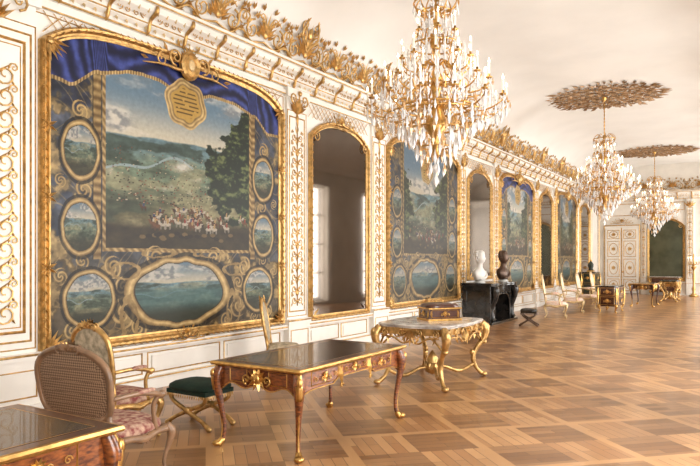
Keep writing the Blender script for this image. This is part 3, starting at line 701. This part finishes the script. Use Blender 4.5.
def console(name,x0,x1,y0,y1,h,top=MARBLE,g=GOLD):
    mb=MB(); cx,cy=(x0+x1)/2,(y0+y1)/2; hx,hy=(x1-x0)/2,(y1-y0)/2
    out=[]
    for k in range(64):
        a=2*pi*k/64; c,s=math.cos(a),math.sin(a); e=6; r=1/((abs(c)**e+abs(s)**e)**(1/e)); w=1-.045*(math.cos(4*a+pi)*.5+.5)+.02*math.cos(8*a)
        out.append((cx+hx*r*c*w,cy+hy*r*s*w))
    mb.sweep(out,[(-.03,h-.045),(-.005,h-.045),(.0,h-.03),(.014,h-.02),(.014,h-.004),(0,h)],top)
    n=len(out); mb.add([(a,b,h) for a,b in out]+[(a,b,h-.045) for a,b in out],[tuple(range(n)),tuple(range(2*n-1,n-1,-1))],top)
    i=.07
    for M,L_ in side_mats(x0+i,x1-i,y0+i,y1-i):
        mb.M=M; z=h-.05; mb.box2(.03,L_-.03,z-.09,z,-.03,0,g)
        m=L_/2; k=max(2,round(L_/.22))
        for j in range(k):
            a=L_*(j+.5)/k; d=1 if a<m else -1
            mb.spiral(a,z-.07,.055,1.4,d,pi/2,.011,g,.02,12); mb.leaf(a,z-.1,-pi/2+d*.4,.12,.04,g,.0,.03); mb.leaf(a,z-.06,pi/2-d*.5,.08,.04,g,.0,.03)
        for q in range(7): mb.leaf(m,z-.03,-pi/2+(q-3)*.35,.22-.02*abs(q-3),.045,g,.01,.04)
        for d in(1,-1):
            mb.tube(crom([(m,z-.17,.01),(m+d*.12,z-.2,.01),(m+d*.25,z-.13,.01),(m+d*(L_/2-.08),z-.12,.0)],4),[.016,.012,.016,.009],g,5)
            mb.tube(crom([(m+d*(L_/2-.02),z-.3,.0),(m+d*(L_/2-.1),z-.2,.0),(m+d*(L_/2-.22),z-.1,.0)],4),[.01,.016,.012],g,5)
    mb.M=Matrix.Identity(4)
    for sx in(1,-1):
        for sy in(1,-1):
            x=cx+sx*(hx-.09);y=cy+sy*(hy-.09)
            P=crom([(x,y,h-.05),(x+sx*.05,y+sy*.05,h*.82),(x+sx*.03,y+sy*.03,h*.66),(x-sx*.05,y-sy*.05,h*.5),(x-sx*.09,y-sy*.09,h*.32),(x-sx*.05,y-sy*.05,h*.14),(x+sx*.02,y+sy*.02,.03)],5)
            mb.tube(P,[.05,.062,.045,.033,.038,.026,.034],g,8)
            mb.ell((x+sx*.03,y+sy*.03,.035),(.055,.055,.035),g); mb.ell((x+sx*.07,y+sy*.07,h*.84),(.04,.04,.07),g)
            mb.ell((x-sx*.1,y-sy*.1,h*.42),(.04,.04,.05),g); mb.ell((x+sx*.03,y+sy*.03,h*.6),(.045,.045,.035),g)
            mb.tube(crom([(x-sx*.07,y-sy*.07,.20),(cx+sx*hx*.45,cy+sy*hy*.5,.10),(cx+sx*hx*.2,cy+sy*hy*.2,.18),(cx,cy,.16)],5),[.024,.028,.024,.03],g,7)
    mb.lathe([(.02,.08),(.1,.12),(.12,.18),(.07,.24),(.09,.3),(.05,.36),(.01,.42)],(cx,cy,0),g,12)
    for k in range(8):
        a=k*pi/4; mb.ell((cx+.1*math.cos(a),cy+.1*math.sin(a),.2),(.03,.03,.06),g,6,4)
    return mb.obj(name)
console('gilt_console_table',2.33,3.45,7.5,9.0,.84)
mb=MB()
mb.box2(-.24,.24,-.17,.17,.02,.17,WOODD); mb.box2(-.26,.26,-.19,.19,0,.03,BRONZE)
mb.pad(0,0,.17,.50,.36,.07,WOODD,24,6); mb.sweep([(-.25,-.18),(.25,-.18),(.25,.18),(-.25,.18)],[(-.01,.16),(.008,.165),(.008,.18),(-.01,.185)],BRONZE)
for M,L_ in side_mats(-.24,.24,-.17,.17):
    mb.M=M; mb.rect(.04,L_-.04,.045,.15,.007,0,BRONZE); mask(mb,L_/2,.10,.4,BRONZE,.005)
    for t in(.03,L_-.03): mb.leaf(t,.15,-pi/2,.12,.03,BRONZE,0,.02)
mb.M=Matrix.Identity(4); mb.tube(crom([(-.06,0,.25),(-.04,0,.28),(.04,0,.28),(.06,0,.25)],4),.008,BRONZE,5)
mb.obj('jewel_casket',(2.95,8.35,.842),.9)

def chair(name,loc,rot,w=.66,d=.58,hb=1.05,frame=GOLD,fab=CREAM,back=None,arms=True,seat=.42):
    mb=MB(); back=back or fab; hx=w/2-.04; hy=d/2-.04
    for sx in(1,-1):
        cab(mb,sx*hx,hy,seat-.04,sx*.6,.8,.026,frame,None); cab(mb,sx*hx*.85,-hy,seat-.04,sx*.4,-.9,.024,frame,None)
        mb.ell((sx*(hx+.02),hy+.03,seat-.09),(.035,.035,.045),frame)
    for M,L_ in side_mats(-hx,hx,-hy,hy):
        mb.M=M
        mb.tube(crom([(0,seat-.07,0),(L_*.25,seat-.065,.012),(L_*.5,seat-.09,.02),(L_*.75,seat-.065,.012),(L_,seat-.07,0)],3),[.034,.028,.036,.028,.034],frame,6)
        for k in range(5): mb.leaf(L_/2,seat-.05,-pi/2+(k-2)*.5,.08,.04,frame,.03,.02)
    mb.M=Matrix.Identity(4); mb.pad(0,.0,seat-.06,w-.03,d-.02,.10,fab)
    tilt=.16; s_,c_=math.sin(tilt),math.cos(tilt)
    mb.M=M3((1,0,0),(0,-s_,c_),(0,-c_,-s_),(0,-hy,seat+.06))
    H=hb-seat-.06; path=[]
    for k in range(40):
        a=2*pi*k/40; c,s=math.cos(a),math.sin(a); e=3.4; r=1/((abs(c)**e+abs(s)**e)**(1/e))
        bx=(w/2-.05)*r*c*(1+.05*s); bz=H/2*r*s+H/2+(.05*max(0,math.cos((a-pi/2)))**6 if s>0 else 0)
        path.append((bx,bz,0))
    mb.tube(path,.024,frame,7,closed=True); mb.tube([(p[0]*.93,H/2+(p[1]-H/2)*.93,.0) for p in path],.012,frame,5,closed=True)
    inn=[(p[0]*.95,H/2+(p[1]-H/2)*.95) for p in path]
    for sg in((1,-1)):
        vs=[(a,b,0.004*sg) for a,b in inn]+[(a*.85,H/2+(b-H/2)*.85,.016*sg) for a,b in inn]+[(0,H/2,.02*sg)]
        n=40; fs=[(i,(i+1)%n,n+(i+1)%n,n+i) for i in range(n)]+[(n+i,n+(i+1)%n,2*n) for i in range(n)]
        mb.add(vs,fs if sg>0 else [f[::-1] for f in fs],back,True)
    crestH=H+.05
    for sg in(1,-1):
        for k in range(5): mb.leaf(0,crestH-.03,pi/2+(k-2)*.5,.09,.05,frame,.02*sg,.02*sg)
        for dd in(1,-1): mb.spiral(dd*.09,crestH-.01,.035,1.2,dd,-pi/2,.011,frame,.015*sg,10)
    for sx in(1,-1):
        mb.tube([(sx*hx*.82,-.12,.0),(sx*hx*.86,.1,0)],.022,frame,6)
    mb.M=Matrix.Identity(4)
    if arms:
        for sx in(1,-1):
            x=sx*(w/2-.03); zz=seat+.24
            mb.tube(crom([(x*.97,-hy-.03,zz+.02),(x*1.08,-hy*.3,zz+.03),(x*1.13,hy*.35,zz),(x*1.1,hy*.55,zz-.03)],4),[.018,.02,.022,.024],frame,6)
            mb.tube(crom([(x*1.1,hy*.5,zz-.01),(x*1.02,hy*.35,zz-.1),(x,hy*.5,seat-.05)],4),[.022,.018,.024],frame,6)
            mb.ell((x*1.08,-.01,zz+.035),(.03,.11,.022),fab); mb.ell((x*1.11,hy*.57,zz-.01),(.03,.035,.03),frame)
    return mb.obj(name,loc,rot)
chair('cane_armchair',(2.40,3.24,0),.10,.86,.60,1.00,DW,PINK,CANE)
chair('gilt_armchair',(1.62,3.96,0),.02,.62,.54,1.06,GOLD,PINK,FLORAL)
chair('gilt_side_chair',(.88,7.42,0),-1.0,.60,.5,1.08,GOLD,FLORAL,arms=False)
for x,y,r in((1.75,19.3,-1.35),(1.75,21.5,-1.4),(1.75,23.7,-1.5),(1.75,26.0,-1.5)):
    chair('upholstered_armchair',(x,y,0),r,.76,.64,1.18,GOLDP,CREAM)
def stool(name,loc,rot,w=.58,d=.44,h=.43,fab=GREEN,g=GOLD,trim=True):
    mb=MB(); mb.pad(0,0,h-.05,w,d,.08,fab,24,5)
    for M,L_ in side_mats(-w/2+.02,w/2-.02,-d/2+.02,d/2-.02):
        mb.M=M; mb.box2(0,L_,h-.085,h-.045,-.03,0.004,fab); k=int(L_/.03)
        for j in range(k): mb.leaf(L_*(j+.5)/k,h-.08,-pi/2,.05,.022,g,.006,.008)
    mb.M=Matrix.Identity(4)
    for y in(-d/2+.05,d/2-.05):
        for s in(1,-1):
            mb.tube(crom([(s*(w/2-.04),y,h-.08),(s*(w/2-.08),y,h*.62),(0,y+.012*s,h*.42),(-s*(w/2-.1),y,h*.22),(-s*(w/2-.0),y,.03)],5),[.026,.02,.024,.02,.028],g,7)
            mb.ell((-s*(w/2),y,.03),(.035,.03,.03),g)
        mb.ell((0,y,h*.42),(.04,.035,.04),g)
    mb.tube([(0,-d/2+.05,h*.42),(0,d/2-.05,h*.42)],.014,g,6)
    return mb.obj(name,loc,rot)
stool('folding_stool',(1.93,4.72,0),.0)
stool('folding_stool',(1.85,16.3,0),.2,.42,.4,.42,BLACKM,DBR)

# fireplace
mb=MB(); x1=1.0;ya,yb=15.95,18.05;H=1.08
mb.box2(.15,x1-.08,ya+.08,ya+.42,0,H-.08,BLACKM); mb.box2(.15,x1-.08,yb-.42,yb-.08,0,H-.08,BLACKM)
mb.box2(.15,x1-.12,ya+.1,yb-.1,H-.3,H-.08,BLACKM); mb.box2(.15,.3,ya+.1,yb-.1,0,H-.1,SOOT)
mb.box2(.15,x1,ya,yb,0,.06,BLACKM)
out=[(.14,ya)]+[(x1-.05,ya)]+[(x1-.02+.05*math.sin(3*pi*k/16),ya+(yb-ya)*k/16) for k in range(17)]+[(.14,yb)]
mb.poly(out,H-.08,H-.05,BLACKM); mb.poly(out,H-.04,H,BLACKM); mb.poly([(.14,ya+.03),(x1-.04,ya+.03),(x1-.04,yb-.03),(.14,yb-.03)],H-.055,H-.035,BLACKM)
for y in(ya+.25,yb-.25):
    mb.tube(crom([(x1-.07,y,H-.1),(x1+.0,y,H-.2),(x1-.02,y,H*.6),(x1-.1,y,H*.35),(x1-.08,y,.15),(x1-.03,y,.08)],4),[.09,.11,.07,.05,.07,.08],BLACKM,8)
for d,y in((1,ya+.42),(-1,yb-.42)): mb.tube(crom([(x1-.1,y,.1),(x1-.1,y+d*.02,.5),(x1-.1,y+d*.2,.74),(x1-.1,y+d*.6,.78)],4),.03,BLACKM,6)
mb.M=M3((1,0,0),(0,0,1),(0,-1,0),(0,ya+.08,0)); mb.rect(.25,x1-.2,.15,H-.2,.02,.0,BLACKM)
mb.obj('marble_fireplace',bevel=.006)
def bust(name,loc,rot,m,base,s=1.):
    mb=MB(); mb.M=Matrix.Scale(s,4)
    mb.lathe([(.13,0),(.13,.02),(.11,.035),(.09,.05),(.10,.06)],(0,0,0),base,16)
    S=[(.05,.15,.10,0),(.09,.20,.12,.0),(.14,.245,.13,.0),(.20,.27,.14,-.01),(.26,.27,.13,-.02),(.305,.23,.115,-.02),(.345,.13,.09,-.015),(.39,.07,.070,-.005),(.46,.062,.068,.0),(.49,.068,.085,.012),(.52,.085,.105,.018),(.57,.098,.122,.01),(.63,.108,.132,.0),(.69,.106,.13,-.005),(.75,.092,.11,-.008),(.785,.055,.065,-.01),(.795,.01,.015,-.01)]
    vs=[];fs=[];n=20
    for z,rx,ry,oy in S:
        for j in range(n):
            a=2*pi*j/n; c,q=math.cos(a),math.sin(a)
            f=1.
            if q>0 and .5<z<.72:
                f=1+ (.14*math.exp(-((a-pi/2)/.16)**2) if .55<z<.6 else .0) - (.05*math.exp(-((abs(a-pi/2)-.42)/.16)**2) if .6<z<.67 else 0)
            if .1<z<.28: f=1+.05*math.sin(a*7)
            vs.append((rx*c*f,ry*q*f+oy,z))
    for i in range(len(S)-1):
        for j in range(n): j2=(j+1)%n; fs.append((i*n+j,i*n+j2,(i+1)*n+j2,(i+1)*n+j))
    fs.append(tuple(range(n-1,-1,-1))); fs.append(tuple((len(S)-1)*n+j for j in range(n)))
    mb.add(vs,fs,m,True)
    for sx in(1,-1):
        mb.ell((sx*.105,.0,.60),(.014,.025,.035),m)
        for k in range(5): mb.ell((sx*(.078+.012*math.sin(k*.8)),-.045-.01*(k%2),.745-.045*k),(.04,.05,.035),m,7,5)
    mb.ell((0,.132,.59),(.015,.024,.024),m,6,4); mb.ell((0,.115,.535),(.026,.012,.009),m,6,4)
    for k in range(5): mb.ell((-.06+.03*k,.05,.735),(.03,.05,.035),m,6,4)
    mb.tube(crom([(-.2,.06,.27),(-.08,.14,.18),(.06,.15,.12),(.16,.08,.09)],4),.03,m,6)
    return mb.obj(name,loc,rot)
bust('marble_bust',(.55,16.25,1.08),-1.6,WHM,WHM,1.1)
bust('bronze_bust',(.68,17.75,1.08),-1.6,DBR,WHM,1.12)

# far furniture
def commode(name,x0,x1,y0,y1,h,wood=WOODM,top=MARBLE,leg=.16,g=BRONZE):
    mb=MB(); cx,cy=(x0+x1)/2,(y0+y1)/2
    z=[leg,leg+.12*(h-leg),leg+.4*(h-leg),leg+.7*(h-leg),h-.03]; f=[.94,.97,1.0,1.03,.98]
    vs=[];fs=[];n=32
    for zz,ff in zip(z,f):
        for j in range(n):
            a=2*pi*j/n;c,s=math.cos(a),math.sin(a);r=1/((c**8+s**8)**(1/8)); vs.append((cx+(x1-x0)/2*ff*r*c,cy+(y1-y0)/2*ff*r*s,zz))
    for i in range(4):
        for j in range(n): j2=(j+1)%n; fs.append((i*n+j,i*n+j2,(i+1)*n+j2,(i+1)*n+j))
    fs.append(tuple(range(n-1,-1,-1))); mb.add(vs,fs,wood,False)
    mb.poly([(cx+(x1-x0+.06)/2*math.cos(a)/((math.cos(a)**8+math.sin(a)**8)**.125),cy+(y1-y0+.06)/2*math.sin(a)/((math.cos(a)**8+math.sin(a)**8)**.125)) for a in [2*pi*k/32 for k in range(32)]],h-.03,h,top)
    for M,L_ in side_mats(x0,x1,y0,y1):
        mb.M=M; hh=(h-leg)
        for b0,b1 in((leg+.05,leg+hh*.48),(leg+hh*.54,h-.06)):
            mb.rect(.08,L_-.08,b0,b1,.015,.012,g); mask(mb,L_/2,(b0+b1)/2,.7,g,.02)
        for t in(.02,L_-.02): mb.leaf(t,h-.05,-pi/2,hh*.8,.09,g,.0,.03)
        mb.leaf(L_/2,leg+.03,-pi/2,.12,.14,g,.0,.03)
    mb.M=Matrix.Identity(4)
    for sx in(1,-1):
        for sy in(1,-1): cab(mb,cx+sx*((x1-x0)/2-.06),cy+sy*((y1-y0)/2-.06),leg+.05,sx*.7,sy*.7,.035,g,None)
    return mb.obj(name)
commode('chest_of_drawers',2.45,3.05,21.7,23.0,.86,WOODD,BLACKM,.2)
desk('writing_desk',2.9,3.7,25.1,26.6,.84,WOODD)
console('gilt_console_table',3.45,4.15,28.6,29.9,.86,BLACKM)
commode('lacquer_cabinet',.2,.75,29.6,31.0,1.15,DGREEN,BLACKM)
commode('chest_of_drawers',2.45,3.75,33.7,34.25,.9,WOODD)
mb=MB(); mb.box2(-.13,.13,-.2,.2,0,.08,BRONZE); mb.lathe([(.12,.08),(.09,.15),(.12,.25),(.13,.33),(.08,.42),(.02,.5)],(0,0,0),DGREEN,14); mb.lathe([(.02,.0),(.07,.003),(.07,.01),(.01,.02)],(.13,0,.28),WHM,12,.3,1); mb.ell((0,0,.52),(.04,.04,.05),BRONZE)
mb.obj('mantel_clock',(.47,30.3,1.15))
mb=MB(); mb.lathe([(.2,0),(.2,.04),(.1,.1),(.05,.2),(.09,.35),(.04,.5),(.06,.9),(.03,1.2),(.08,1.3),(.12,1.36),(.12,1.4)],(0,0,0),GOLD,14)
for k in range(6):
    a=k*pi/3; c,s=math.cos(a),math.sin(a)
    mb.tube(crom([(0,0,1.4),(.1*c,.1*s,1.5),(.2*c,.2*s,1.5),(.22*c,.22*s,1.62)],4),.014,GOLD,5); mb.lathe([(.04,0),(.04,.01),(.013,.012),(.013,.14),(.003,.15)],(.22*c,.22*s,1.62),WAX,8); mb.lathe([(.003,.15),(.012,.17),(.002,.21)],(.22*c,.22*s,1.62),FLAME,6)
mb.lathe([(.03,1.4),(.05,1.6),(.02,1.75),(.04,1.9),(.005,2.0)],(0,0,0),GOLD,10)
mb.obj('candelabra_stand',(4.35,33.6,0))

# ------------------------------------------------------------ world, camera
w=bpy.data.worlds.new('World'); sc.world=w; w.use_nodes=True
bg=w.node_tree.nodes['Background']; bg.inputs[0].default_value=(1,.99,.975,1); bg.inputs[1].default_value=1.3
cam=bpy.data.cameras.new('Camera'); co=bpy.data.objects.new('Camera',cam); sc.collection.objects.link(co)
co.location=(6.73,0,1.69); co.rotation_euler=(math.radians(90),0,math.radians(32.3)); cam.lens=32.9; cam.sensor_width=36; cam.shift_y=27/700; cam.clip_end=200
sc.camera=co
